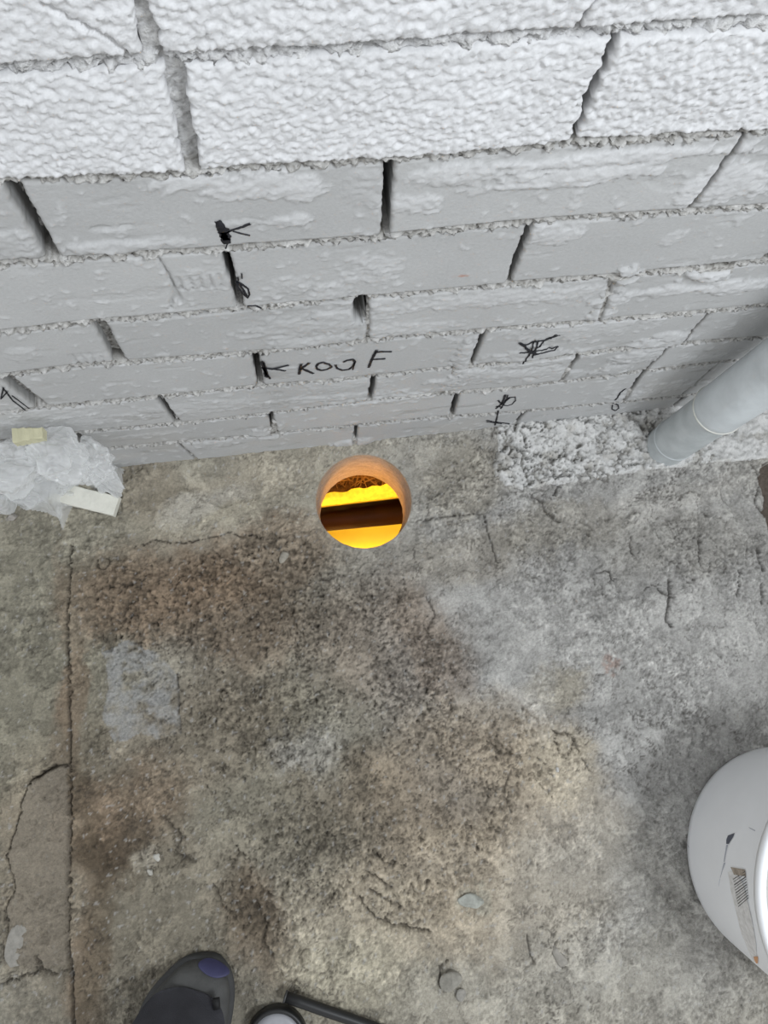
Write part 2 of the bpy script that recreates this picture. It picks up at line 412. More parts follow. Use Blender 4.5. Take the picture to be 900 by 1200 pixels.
# marker scribbles on the bricks
def stroke_mesh(name, strokes, w=.0011, label=None, y0=None):
    V = []; Q = []
    for pts, ww in strokes:
        P = np.array([wl(*p)[[0, 2]] for p in pts])
        # resample
        out = []
        for a, b in zip(P[:-1], P[1:]):
            n = max(2, int(np.hypot(*(b-a))/.0018))
            for k in range(n): out.append(a+(b-a)*k/n)
        out.append(P[-1]); P = np.array(out)
        T, _ = relief(P[:, 0], P[:, 1]); 
        for i in range(len(P)):
            t = P[min(i+1, len(P)-1)]-P[max(i-1, 0)]; t = t/(np.linalg.norm(t)+1e-9); n_ = np.array([-t[1], t[0]])
            e = ww*w*(.75+.5*hsh(np.array(i), np.array(len(V)), 3))/2
            o = T[i]+.0011
            for s_ in (-1, 1):
                q = P[i]+n_*s_*e; V.append((q[0], -o, q[1]))
            for s_ in (-1, 1):
                q = P[i]+n_*s_*e; V.append((q[0], -o+.0009, q[1]))
            if i:
                b = len(V)-4; a = b-4
                Q += [(a, a+1, b+1, b), (a+1, a+3, b+3, b+1), (a+2, a, b, b+2)]
    o = link(name, rawmesh(name, V, Q), M_marker, wall, smooth=False)
    if label: o['label'] = label
def cz(o, s, L): return [(o[0]+x/s, o[1]+y/s) for x, y in L]
oT = (280, 390)
TXT = [([(118,145),(130,180),(150,232)],1.5),([(128,150),(150,215)],1.2),([(120,175),(165,240)],1.0),([(135,205),(140,228)],1.4),([(130,180),(175,190),(262,168)],1.0),([(150,185),(248,196)],.8),
([(328,160),(322,190),(317,216)],1.6),([(372,155),(345,175),(322,188)],1.3),([(330,185),(360,198),(392,212)],1.4),
([(418,160),(408,172),(412,188),(435,196),(465,190),(488,178),(475,160),(445,152),(418,160)],1.2),
([(508,165),(518,185),(545,195),(580,190),(602,172),(612,150),(600,138),(570,143),(550,152)],1.2),([(612,150),(600,192)],.7),
([(728,88),(712,115),(695,150),(684,180)],1.4),([(715,102),(750,97),(805,97)],1.1),([(702,138),(735,136),(772,134)],1.3)]
stroke_mesh('handwriting', [(cz(oT, 4.5, p), w) for p, w in TXT], .0021, 'black handwritten letters KKOO F on a brick')
oX = (570, 380)
X1 = [([(345,190),(400,225),(470,270)],1.8),([(400,210),(520,175),(650,145),(700,120),(735,90)],1.2),([(775,105),(690,130),(600,175),(520,235),(450,290),(380,390)],1.0),
([(345,285),(460,265),(600,250),(755,230)],1.0),([(500,298),(600,275),(700,258),(760,230)],.9),([(515,150),(485,210),(470,262),(440,310)],1.0),([(545,160),(520,230),(480,320)],1.2),([(440,260),(520,285)],2.2),([(450,275),(520,265)],2.2)]
stroke_mesh('marker_star', [(cz(oX, 9, p), w) for p, w in X1], .0017, 'scribbled black star on a brick')
X2 = [([(200,738),(180,800),(150,845)],1.6),([(252,765),(190,810),(100,885)],1.6),([(125,798),(150,830),(185,850)],1.2),([(100,860),(165,870),(150,885)],1.1),([(225,740),(215,790),(150,885)],1.0),([(215,800),(250,770),(305,762),(305,800),(270,840),(220,855),(180,850)],.7),
([(0,1008),(80,1025),(240,1045)],1.2),([(0,1025),(90,1035),(160,1045)],1.0),([(125,905),(110,980),(90,1060)],1.3),([(80,1030),(110,1020)],1.8)]
stroke_mesh('marker_star', [(cz(oX, 9, p), w) for p, w in X2], .0019, 'smaller scribbled black marks on the lowest bricks')
oB = (230, 240)
X3 = [([(230,165),(255,200),(270,240),(285,300),(310,360),(335,410)],5.5),([(290,240),(310,300),(330,370)],6.5),([(225,165),(245,185)],3),([(320,295),(400,255),(500,215),(585,185)],1.6),([(395,275),(480,300),(580,322)],1.0),
([(335,410),(320,460),(300,500)],.8)]
stroke_mesh('marker_blot', [(cz(oB, 9.225, p), w) for p, w in X3], .0011, 'black bird-shaped marker blot with two thin lines')
X4 = [([(420,810),(490,850),(560,900),(575,960),(555,1000),(500,950),(450,880),(430,820)],1.2),([(440,820),(500,900),(550,980)],1.6),([(445,770),(455,810)],1.2),([(490,730),(495,790)],1.0),([(550,1085),(640,1080),(700,1110)],1.2)]
stroke_mesh('marker_loop', [(cz(oB, 9.225, p), w) for p, w in X4], .0012)
X5 = [([(3,453),(15,469),(30,480)],1),([(4,454),(1,467)],1),([(2,466),(9,458)],.8),([(14,463),(34,478)],.7)]
stroke_mesh('marker_line', X5, .0014)
X6 = [([(720,467),(726,460),(733,455)],1.2),([(718,472),(724,474),(725,478),(721,481),(717,479),(718,472)],1.0)]
stroke_mesh('marker_loop', X6, .0016)

# ================================================================== FLOOR
HC = fl(426.5, 586.5); HR = float(np.linalg.norm(fl(483, 586)-fl(370.5, 586)))/2
SLAB = .118
def FP(L): return [fl(*p)[:2] for p in L]
CR = [  # cracks and grooves: pixels, half width mm, depth mm
([(83,640),(80,700),(79,760),(81,830),(83,895),(84,960),(80,1010),(81,1060),(80,1110),(84,1150),(87,1210)],1.7,3.5),
([(78,897),(60,900),(38,915),(27,938),(24,955),(13,985),(9,1005),(18,1033),(20,1042),(9,1060),(7,1085),(10,1096)],1.3,4),
([(64,898),(50,906),(38,916)],2.4,7),
([(0,1154),(20,1147),(42,1139),(48,1136),(44,1118)],1.4,5),([(48,1136),(62,1143),(80,1137),(86,1150)],1.3,4),([(46,1120),(49,1136)],2.2,5),
([(157,640),(170,636),(183,632),(200,635),(218,636),(233,632),(248,630),(260,626),(270,624),(280,628),(300,627)],.9,3.5),
([(300,630),(320,631),(340,627),(373,620)],.6,1.6),
([(113,655),(114,664),(118,668),(128,662),(127,654)],1.3,3.5),
([(480,612),(500,609),(533,604),(567,602),(571,620),(583,660)],.9,3),
([(739,628),(738,640),(742,650)],1.2,3),([(821,628),(820,642),(821,662)],1.2,3.5),([(785,680),(786,695),(784,709),(781,727),(789,735)],2.0,5.5),([(790,700),(776,695),(772,690)],1.3,4),
([(889,642),(891,655),(897,668)],1.9,6),([(867,671),(866,690),(863,704)],1.2,3),([(892,684),(894,700),(893,710)],1.4,4),
([(700,672),(715,668),(718,679),(714,681)],1.0,3),([(773,685),(762,688),(755,692)],1.0,2.5),
([(645,853),(653,859),(651,867),(655,881),(659,887)],1.1,4),([(653,859),(667,861),(673,868),(664,887)],1.2,3),([(673,869),(683,892),(691,904)],.9,3),
([(629,887),(639,896),(649,911)],.9,2.2),([(624,904),(633,920),(649,935)],.9,2.2),
([(439,999),(449,1008),(460,1015)],1.4,4.5),([(428,1021),(443,1029),(459,1041)],1.2,4),([(432,1043),(446,1050),(460,1060)],1.3,4),([(421,1050),(428,1062)],1.1,3.5),([(430,1066),(441,1076),(457,1083),(476,1087),(505,1093)],1.4,4.5),
([(207,790),(210,825),(213,862)],1.0,2.5),([(620,580),(635,588),(640,600),(655,612)],2.0,3.5),([(645,560),(655,570),(650,580)],1.6,3.5),
([(190,955),(215,980),(205,1000),(230,1010)],2.0,3),([(300,1060),(312,1085),(308,1105),(320,1120)],2.4,4),([(250,1035),(262,1060),(280,1080)],1.4,2),
([(618,1095),(622,1120),(625,1128)],1.2,3),([(650,1102),(648,1115),(657,1128),(665,1137)],1.6,3.5),([(525,1128),(517,1135),(516,1150),(522,1160)],2.0,4),
([(500,700),(510,720),(500,740),(515,760)],1.6,2.2),([(455,790),(462,805),(458,815)],2.2,3),([(560,880),(575,870),(590,885),(600,880)],1.6,2.5),([(600,900),(590,930),(600,950)],1.6,2.2),
([(880,545),(893,560),(885,590),(897,602)],1.5,3)]
CRW = [(FP(p), w/1000, d/1000) for p, w, d in CR]
SLABP = FP([(78,897),(60,900),(38,915),(27,938),(24,955),(13,985),(9,1005),(18,1033),(20,1042),(9,1060),(7,1085),(20,1125),(48,1136),(80,1130),(80,1010),(83,960)])
PATCHP = FP([(122,765),(150,750),(185,765),(207,790),(213,862),(200,862),(185,866),(165,858),(150,868),(135,868),(120,840),(128,800)])
PITP = FP([(893,545),(905,540),(925,545),(925,650),(905,625),(893,600),(897,585),(888,560)])
# stains and zones, with the person's shade painted into the left ones: px, py, rx, ry, rotation, colour, strength
GREEN = (.27, .262, .222); BROWN = (.234, .180, .135); DBR = (.168, .136, .107); GREY = (.355, .365, .385); LGREY = (.47, .48, .50); TAN = (.44, .39, .32); SAND = (.50, .465, .395)
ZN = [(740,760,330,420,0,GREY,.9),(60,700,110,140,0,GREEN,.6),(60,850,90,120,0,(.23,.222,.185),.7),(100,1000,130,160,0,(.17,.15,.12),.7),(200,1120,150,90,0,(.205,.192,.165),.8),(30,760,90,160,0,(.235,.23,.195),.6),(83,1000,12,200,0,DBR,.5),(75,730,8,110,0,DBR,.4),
(180,690,110,60,-5,BROWN,.75),(300,660,110,45,-15,BROWN,.6),(250,720,120,60,20,BROWN,.65),(330,760,130,80,0,DBR,.25),(460,760,90,90,0,BROWN,.35),(400,680,90,60,0,DBR,.2),
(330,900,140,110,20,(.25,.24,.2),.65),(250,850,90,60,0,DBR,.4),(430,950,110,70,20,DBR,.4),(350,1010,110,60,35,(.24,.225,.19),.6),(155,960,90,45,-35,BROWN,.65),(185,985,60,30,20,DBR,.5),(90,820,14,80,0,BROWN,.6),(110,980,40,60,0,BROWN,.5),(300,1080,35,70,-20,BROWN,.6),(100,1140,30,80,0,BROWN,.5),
(510,760,30,90,-20,BROWN,.4),(590,870,110,60,25,TAN,.5),(530,920,120,80,0,(.30,.25,.19),.55),(640,990,90,130,10,TAN,.6),(520,1030,120,60,0,TAN,.7),(560,1080,130,50,0,TAN,.6),(660,900,50,40,30,SAND,.5),(655,800,45,28,0,(.30,.27,.2),.5),(730,780,14,10,0,(.25,.17,.15),.6),
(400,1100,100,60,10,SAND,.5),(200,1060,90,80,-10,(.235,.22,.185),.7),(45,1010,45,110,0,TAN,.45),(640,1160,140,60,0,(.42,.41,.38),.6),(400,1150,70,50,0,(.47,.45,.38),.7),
(250,590,120,35,-6,(.36,.335,.28),.5),(170,570,50,40,0,(.26,.235,.195),.6),(300,560,90,35,-5,(.40,.375,.33),.45),(540,560,60,50,0,(.33,.31,.265),.5),(550,650,80,40,0,(.27,.25,.215),.5),(660,620,80,35,-5,(.25,.24,.215),.6),(790,640,120,40,0,(.30,.30,.295),.55),(770,590,150,22,-6,(.42,.42,.42),.5),
(640,720,50,70,0,LGREY,.25),(800,720,80,50,0,LGREY,.3),(620,780,30,90,0,LGREY,.25),(850,800,70,70,0,LGREY,.2),(700,1060,120,100,0,(.37,.37,.36),.5),
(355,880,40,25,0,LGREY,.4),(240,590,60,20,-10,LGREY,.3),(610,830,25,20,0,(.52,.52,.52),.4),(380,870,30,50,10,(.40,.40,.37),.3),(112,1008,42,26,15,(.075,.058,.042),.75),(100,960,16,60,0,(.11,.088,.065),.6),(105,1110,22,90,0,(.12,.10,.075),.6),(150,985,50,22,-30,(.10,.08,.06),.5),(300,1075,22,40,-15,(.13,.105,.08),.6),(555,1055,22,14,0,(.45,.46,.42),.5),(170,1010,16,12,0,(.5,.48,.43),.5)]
def floor_h(x, y):
    n1 = fbm(x, y, 6, 4, 101); n2 = fbm(x, y, 30, 4, 102, .6); n3 = fbm(x, y, 110, 3, 103, .65)
    # rough clods in the muddy part
    def reg(px, py, rx, ry):
        c = fl(px, py); return sm(1.15, .7, np.hypot((x-c[0])/(rx*.0013), (y-c[1])/(ry*.0013))+.35*n1)
    mud = np.clip(reg(360, 800, 200, 190)+reg(400, 960, 180, 120)+reg(230, 700, 150, 60)+reg(540, 900, 100, 100)+.6*reg(780, 650, 160, 60)+.5*reg(300, 1080, 60, 80), 0, 1)
    f1, f2, cid = worley(x+.004*n2, y+.004*n3, 120, 7)
    g1, g2, cid2 = worley(x+.006*n2, y+.006*n2[::1], 42, 17)
    n4 = fbm(x, y, 190, 2, 104); sk = sm(-.02, .12, fbm(x+.01*n2, y+.008*n3, 7, 4, 146, .62)); n3 = n3*(1.35-1.0*sk); n4 = n4*(1.4-1.1*sk); h = .0045*n1+.0020*n2+.0012*n3+.0006*n4
    rg = 1-np.abs(fbm(x+.004*n2, y+.004*n3, 44, 4, 141, .65))*2.4; h = h+mud*(.0010*(.6-f1)+.0030*n3+.0016*n4+.0014*(cid2-.5)-.0030*sm(.75, 1, rg))-.0012*(1-mud)*sm(.8, 1, rg)*sm(0, .4, n1+n2)
    lay = sm(.02, .10, fbm(x, y, 17, 5, 140, .6)); lf = fbm(x, y, 17, 5, 140, .6); h = h+.0020*lay                # thin skins of slurry with ragged edges
    pits = sm(.42, .58, fbm(x, y, 75, 3, 150)); h = h-.0024*pits*(.35+.65*mud)
    craw = sm(.045, .0, (g2-g1))*sm(-.1, .3, fbm(x, y, 9, 3, 160))
    h = h-.0013*craw*(.3+.7*mud)
    dark = .55*sm(.035, .0, np.abs(lf-.03+.05*n3))*sm(-.2, .3, n1+n3)+.6*pits*(.35+.65*mud)+.3*craw+.5*mud*sm(.84, 1, rg)+.42*mud*sm(.2, .7, -n3)+.2*sm(.3, .6, -n4-.3*n3)
    lf2 = fbm(x+.004*n3, y, 15, 5, 142, .62); msk = np.clip(.25+.75*sm(-.1, .35, fbm(x, y, 5, 3, 143))+.3*mud, 0, 1)
    for tr in (-.34, -.12, .1, .32):
        h = h+.0022*msk*sm(tr, tr+.05, lf2); dark = np.maximum(dark, .8*msk*sm(.055, .01, np.abs(lf2-tr+.02))*sm(-.15, .25, fbm(x, y, 33, 3, 144+int(tr*50))))
    xj = x+.0030*n3+.0016*n4; yj = y+.0030*fbm(x, y, 105, 3, 145)
    for P, w, d in CRW:
        pd = polydist(xj, yj, P)+.0006*n4
        k = sm(w*1.45, w*.5, pd)*sm(-.75, -.25, n3+.4*n2); h = h-1.6*d*k; dark = np.maximum(dark, .75*k)
    # raised skins
    s = inpoly(x+.003*n3, y+.003*n3, SLABP); h = h+np.where(s, .004, 0)
    p = inpoly(x+.004*n2, y+.004*n3, PATCHP); h = h+np.where(p, .0016+.0008*n3, 0)
    q = inpoly(x+.004*n2, y+.004*n3, PITP); h = h-np.where(q, .03+.006*n2, 0)
    h = h+.010*sm(-.05, -.002, y+.01*n2)                                       # cement fillet up to the wall
    r = np.hypot(x-HC[0], y-HC[1]); h = h*sm(HR*1.0, HR*1.5, r)+(1-sm(HR, HR*1.5, r))*.001*n2
    h = h-.003
    return h, dark, mud, lay, (s, p, q), (n1, n2, n3)
FLA = np.array((.97, .925, .84))
def floor_mesh():
    xs = axis(-.68, .72, .0021, -1.75, 1.75, 1.08); ys = axis(-.95, .012, .0021, -2.6, .012, 1.08)
    X, Y = np.meshgrid(xs, ys)
    h, dark, mud, lay, (s, p, q), (n1, n2, n3) = floor_h(X, Y)
    c = np.broadcast_to(np.array((.335, .325, .29)), X.shape+(3,)).copy()
    SKM = sm(-.02, .12, fbm(X+.01*n2, Y, 7, 4, 146, .62))
    wx = .030*n1+.012*n2+.006*n3; wy = .030*fbm(X, Y, 7, 4, 201)+.012*n3+.01*fbm(X, Y, 33, 3, 203)
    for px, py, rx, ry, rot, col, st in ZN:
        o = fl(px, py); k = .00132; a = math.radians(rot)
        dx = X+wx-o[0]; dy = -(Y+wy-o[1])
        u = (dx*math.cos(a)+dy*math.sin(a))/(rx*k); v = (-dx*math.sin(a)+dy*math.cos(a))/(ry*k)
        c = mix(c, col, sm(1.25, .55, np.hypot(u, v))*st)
    c = c*(1+.26*n2+.14*n3+.08*n1)[..., None]
    c = mix(c, c*1.28, lay*.7)
    fine = fbm(X, Y, 230, 2, 230); c = c*(1+(.26*fine+.18*fbm(X, Y, 90, 2, 231))*(1.25-.9*SKM))[..., None]*FLA
    c = mix(c, (.050, .042, .034), np.clip(dark, 0, 1)*.85)  # crevice shade put into the colour of cracks, pits and flake edges
    c = mix(c, (.065, .055, .042), sm(.30, .55, fbm(X, Y, 48, 4, 240))*mud*.35)
    c = mix(c, (.42, .41, .39), sm(.50, .62, fbm(X, Y, 120, 3, 250))*.6)
    c = mix(c, (.215, .187, .148), s*.75*np.ones(X.shape)); c = mix(c, (.33, .33, .32), p*sm(-.5, .3, n2+.5*n3)*.8)
    c = mix(c, (.09, .065, .05), q*.85*np.ones(X.shape))
    r = np.hypot(X-HC[0], Y-HC[1])
    keep = (r > HR+.0004)
    idx = np.arange(X.size).reshape(X.shape)
    Q = quads(len(xs), len(ys)); kq = keep.ravel()[Q]; 
    inside = ~keep.ravel()
    Qk = Q[kq.any(1)]                                     # faces touching the circle: pull their inner verts onto it
    V = np.stack([X, Y, h], -1).reshape(-1, 3)
    rr = np.hypot(V[:, 0]-HC[0], V[:, 1]-HC[1]); m = inside
    V[m, 0] = HC[0]+(V[m, 0]-HC[0])/np.maximum(rr[m], 1e-6)*HR; V[m, 1] = HC[1]+(V[m, 1]-HC[1])/np.maximum(rr[m], 1e-6)*HR
    return link('floor', rawmesh('floor', V, Qk, c), M_floor)
floor = floor_mesh(); floor['kind'] = 'structure'

# bore through the slab
def bore():
    n = 160; zs = [.0015, -.0015, -.004]+list(np.linspace(-.008, -SLAB, 26))
    V = []; C = []
    th = np.arange(n)*2*np.pi/n
    for k, z in enumerate(zs):
        r = HR*(1.0+(.012 if k == 0 else .004 if k == 1 else 0)) - .0035*sm(.0, -.118, np.array(z)) 
        rr = r+.0005*perlin(th*6, np.full(n, z*140), 5)+.0006*np.sin(z*900)+(.0005*perlin(th*9, np.full(n, z*60.), 9) if z < -.02 else 0)
        hz = z if k else z+0*th
        if k == 0:
            hh = floor_h(HC[0]+np.cos(th)*HR, HC[1]+np.sin(th)*HR)[0]; zz = hh+.0003
        else: zz = np.minimum(z, 0)-.003+0*th
        V.append(np.stack([HC[0]+rr*np.cos(th), HC[1]+rr*np.sin(th), zz], -1))
        cc = np.array((.44, .35, .27)) * (1+.22*perlin(th*4, np.full(n, z*420), 8)[:, None]+.10*perlin(th*20, np.full(n, z*300), 18)[:, None]); C.append(cc)
    V = np.concatenate(V); C = np.concatenate(C); Q = []
    for k in range(len(zs)-1):
        a = np.arange(n)+k*n; b = np.roll(a, -1); Q.append(np.stack([a, b, b+n, a+n], -1))
    return link('drilled_bore', rawmesh('drilled_bore', V, np.concatenate(Q), C), M_mortar, floor)
b = bore(); b['label'] = 'round cored hole through the concrete slab'

# rough mortar bedding along the wall foot, right side
def bedding():
    poly = FP([(576,505),(583,530),(575,548),(590,570),(610,577),(640,570),(700,562),(760,552),(800,549),(860,543),(905,538),(960,530),(1000,470),(1000,400),(600,480)])
    x0, x1 = fl(560, 560)[0], .93
    xs = np.arange(x0, x1, .0019); ys = np.arange(-.14, .008, .0019); X, Y = np.meshgrid(xs, ys)
    n2 = fbm(X, Y, 34, 4, 502, .6); n3 = fbm(X, Y, 120, 3, 503, .65)
    m = inpoly(X+.005*n2, Y+.004*n3, poly)
    # distance to outline for the soft edge
    ed = polydist(X, Y, poly+[poly[0]], .5)
    f1, f2, cid = worley(X+.006*n2, Y+.006*n3, 62, 31); g1, g2, cid2 = worley(X+.004*n3, Y+.004*n2, 150, 33)
    rough = sm(.66, .36, X+.15*n2); rd = 1-np.abs(fbm(X+.006*n2, Y+.006*n3, 17, 4, 540, .6))*2.6; rd2 = 1-np.abs(fbm(X, Y, 60, 3, 541, .6))*2.2
    h = .009+.010*sm(-.07, -.0, Y)+.008*n2+.0018*n3+(.25+.75*rough)*(.003*(cid-.5)-.014*sm(.74, 1.0, rd)-.005*sm(.75, 1.0, rd2))+.0014*(.5-g1)+.0006*fbm(X, Y, 260, 2, 542)
    h = h*sm(0, .005, ed)
    h = np.where(m, h, -.012)
    c = np.broadcast_to(np.array((.56, .555, .54)), X.shape+(3,)).copy()
    c = c*(1+.15*n2+.10*n3)[..., None]
    c = mix(c, (.17, .16, .135), np.maximum(sm(.84, 1.0, rd), .7*sm(.86, 1.0, rd2))*(.3+.7*rough)*.85)
    c = mix(c, (.33, .31, .27), sm(.1, .5, fbm(X, Y, 22, 3, 520))*.5)
    Q = quads(len(xs), len(ys)); k = m.ravel()[Q].any(1)
    V = np.stack([X, Y, h], -1).reshape(-1, 3)
    q = Q[k]; u, inv = np.unique(q, return_inverse=True)
    o = link('mortar_bedding', rawmesh('mortar_bedding', V[u], inv.reshape(-1, 4), c.reshape(-1, 3)[u]), M_mortar, floor)
    o['label'] = 'pale cracked mortar bedding at the wall foot'; return o
bedding()

# ================================================================== BELOW THE SLAB (seen through the hole)
M_void = mat_plain('void_dark', (.10, .045, .012), .9)
ZB = -.30
def box(name, lo, hi, mat, parent=None, smooth=False, flip=False):
    x0, y0, z0 = lo; x1, y1, z1 = hi
    V = [(x0,y0,z0),(x1,y0,z0),(x1,y1,z0),(x0,y1,z0),(x0,y0,z1),(x1,y0,z1),(x1,y1,z1),(x0,y1,z1)]
    Q = [(0,3,2,1),(4,5,6,7),(0,1,5,4),(1,2,6,5),(2,3,7,6),(3,0,4,7)]
    return link(name, rawmesh(name, V, Q), mat, parent, smooth=smooth)
def void():
    n = 64; th = np.arange(n)*2*np.pi/n; x0, x1, y0, y1 = HC[0]-.7, HC[0]+.7, HC[1]-.7, HC[1]+.55
    V = []; sq = []
    for t in th:
        c_, s_ = math.cos(t), math.sin(t); k = min(abs((.55)/c_) if abs(c_) > 1e-6 else 9, abs(.55/s_) if abs(s_) > 1e-6 else 9)
        V.append((HC[0]+(HR-.003)*c_, HC[1]+(HR-.003)*s_, -SLAB-.003)); sq.append((HC[0]+k*c_, HC[1]+k*s_, -SLAB-.003))
    V = V+sq+[(p[0], p[1], -.62) for p in sq]; Q = []
    for i in range(n):
        j = (i+1) % n; Q += [(i, j, n+j, n+i), (n+i, n+j, 2*n+j, 2*n+i)]
    me = rawmesh('lower_room', V, Q); o = link('lower_room', me, M_void, smooth=False); o['kind'] = 'structure'
    f = box('lower_floor', (HC[0]-.6, HC[1]-.6, -.63), (HC[0]+.6, HC[1]+.6, -.62), M_void); f['kind'] = 'structure'
void()
M_yel = mat_plain('yellow_sheet', (.95, .70, .09), .5, .03, 30, .0002, 90)
M_yelr = mat_plain('yellow_foam', (.93, .64, .07), .85, .12, 120, .003, 90)
M_dkb = mat_plain('dark_brown_steel', (.045, .015, .004), .45, .2, 25)
M_straw = mat_plain('straw', (.22, .09, .02), .8, .3, 80)
oH = (340, 500)
def vb(x, y, z): return fl(oH[0]+x/5, oH[1]+y/5, z)
def slab_between(name, A, Bp, C, Dp, z, th, mat, label, cat, jag=0):
    """board whose top face passes through four picture points at height z; A,B the near edge, C,D the far one, stretched sideways"""
    a, b_, c, d = [vb(*p, z) for p in (A, Bp, C, Dp)]
    n = 60; V = []; 
    for i in range(n+1):
        s = -1.2+3.4*i/n
        p = a+(b_-a)*s; q = d+(c-d)*s
        j = jag*(perlin(np.array(s*9.), np.array(1.5), 3)+.6*perlin(np.array(s*31.), np.array(2.5), 4)) if jag else 0
        q = q+np.array([0, 1, 0])*j
        V += [tuple(p), tuple(q), (p[0], p[1], z-th), (q[0], q[1], z-th)]
    Q = []
    for i in range(n):
        k = 4*i; m = k+4; Q += [(k, m, m+1, k+1), (k+1, m+1, m+3, k+3), (k+3, m+3, m+2, k+2), (k+2, m+2, m, k)]
    Q += [(0, 1, 3, 2), (4*n, 4*n+2, 4*n+3, 4*n+1)]
    o = link(name, rawmesh(name, V, Q), mat, smooth=False); return tag(o, label, cat)
slab_between('yellow_sheet', (180,860), (680,820), (680,568), (220,612), ZB, .012, M_yel, 'smooth yellow board under the slab, nearest strip seen through the hole', 'board')
slab_between('steel_beam', (200,640), (680,600), (680,380), (150,440), ZB-.05, .08, M_dkb, 'dark brown beam seen through the hole between two yellow strips', 'beam')
slab_between('yellow_plank', (170,458), (660,400), (620,325), (190,398), ZB+.005, .03, M_yelr, 'rough yellow plank with torn edge, far strip seen through the hole', 'plank', .004)
# straw and rubble behind the plank
def straw():
    rs = random.Random(5); bm = bmesh.new()
    for i in range(150):
        x = rs.uniform(100, 760); yc = 300+ (430-x)*.10; y = yc+rs.uniform(-80, 30); p = Vector(vb(x, y, ZB-.04+rs.uniform(-.015, .01)))
        a = rs.uniform(0, math.pi); l = rs.uniform(.008, .03); d = Vector((math.cos(a), math.sin(a), rs.uniform(-.3, .5)))*l; w = d.cross(Vector((0, 0, 1))).normalized()*rs.uniform(.0004, .0014); u = Vector((0, 0, .0008))
        v = [bm.verts.new(q) for q in (p-d-w, p-d+w, p+d*.2+w+u*4, p+d*.2-w+u*4, p+d+w*.5, p+d-w*.5)]
        bm.faces.new((v[0], v[1], v[2], v[3])); bm.faces.new((v[3], v[2], v[4], v[5]))
    me = bpy.data.meshes.new('straw'); bm.to_mesh(me); bm.free(); o = link('straw', me, M_straw, smooth=False)
    tag(o, 'dark straw and rubble at the far side of the hole, below the slab', 'straw'); o['kind'] = 'stuff'
straw()
rb = slab_between('rubble_bed', (190,398), (620,325), (700,150), (90,200), ZB-.06, .03, mat_plain('rubble', (.12, .045, .012), .9, .4, 60, .01, 60), 'dark rubble bed below the slab behind the yellow plank', 'rubble')
def plight(name, loc, e, col, r=.04):
    l = bpy.data.lights.new(name, 'POINT'); l.energy = e; l.color = col; l.shadow_soft_size = r; o = bpy.data.objects.new(name, l); COL.objects.link(o); o.location = loc; return o
def dlight(loc, e, col, size):
    l = bpy.data.lights.new('lower_lamp', 'AREA'); l.energy = e; l.color = col; l.shape = 'SQUARE'; l.size = size
    o = bpy.data.objects.new('lower_lamp', l); COL.objects.link(o); o.location = loc
dlight((HC[0]-.06, HC[1]-.27, -.15), 2.7, (1.0, .72, .22), .26)
dlight((HC[0]+.05, HC[1]+.20, -.15), 1.0, (1.0, .66, .18), .16)
plight('lower_lamp', (HC[0]-.05, HC[1]-.24, -.235), 6.5, (1.0, .50, .12))


# ================================================================== PIPE
M_pipe = mat_plain('grey_pvc', (.60, .635, .65), .38, .10, 22, .0004, 120, .5)
M_pipe2 = mat_plain('grey_pvc_old', (.54, .57, .575), .5, .14, 30, .0004, 160, .45, col2=(.42, .45, .455))
pb = Vector(fl(783, 521, .012)); 
# a point on the axis further up: same distance off the wall
q = wl(893, 444, pb.y+.006); pu = Vector(q)
ax = (pu-pb).normalized()
pipe = thing('drain_pipe', 'grey plastic drain pipe rising beside the wall from the mortar', 'pipe', pb)
Mx = Matrix.Translation(Vector((0, 0, 0))) @ ax.to_track_quat('Z', 'Y').to_matrix().to_4x4()
r0, r1 = .0335, .0362
zsock = .158
lathe('lower_pipe', [(r0, -.05), (r0+.0004, -.02), (r0, .0), (r0, .05), (r0, zsock+.03)], 64, M_pipe2, pipe, (0, 0, 0), Mx)
lathe('insertion_ring', [(r0+.0001, .024), (r0+.0012, .0255), (r0+.0001, .027)], 64, M_pipe, pipe, (0, 0, 0), Mx)
lathe('socket_pipe', [(r0+.001, zsock+.012), (r0+.001, zsock), (r1-.0012, zsock-.0008), (r1+.0002, zsock+.001), (r1, zsock+.01), (r1, .6), (r1, 1.6), (r1-.003, 1.6)], 64, M_pipe, pipe, (0, 0, 0), Mx)
sr = lathe('socket_rim', [(r1-.002, zsock-.0016), (r1+.0010, zsock-.001), (r1+.0014, zsock+.0006), (r1-.0002, zsock+.002)], 64, mat_plain('pale_rim', (.62, .62, .57), .5), pipe, (0, 0, 0), Mx)

# ================================================================== BUCKET
M_buck = mat_plain('white_plastic', (.90, .91, .93), .32, .03, 9, .0002, 40, .5)
M_bin = mat_plain('bucket_dirty_inside', (.62, .60, .57), .6, .1, 20)
BC = fl(921, 1000); BR = float(np.linalg.norm(fl(804, 1000)-BC)); BHt = .225; BT = BR*1.10
bucket = thing('bucket', 'round white plastic bucket with torn barcode sticker on the concrete', 'bucket', (BC[0], BC[1], 0.0))
lathe('body', [(0.001, .006), (BR-.012, .006), (BR-.003, .0015), (BR, .004), (BR+(BT-BR)*.06, BHt*.06), (BR+(BT-BR)*.5, BHt*.5), (BT, BHt)], 128, M_buck, bucket)
lathe('inner_wall', [(BT-.002, BHt-.001), (BR-.003, .010), (.001, .010)], 128, M_bin, bucket)
lathe('rim', [(BT-.003, BHt-.001), (BT+.001, BHt+.002), (BT+.0055, BHt), (BT+.007, BHt-.005), (BT+.006, BHt-.012), (BT+.001, BHt-.013)], 128, M_buck, bucket)
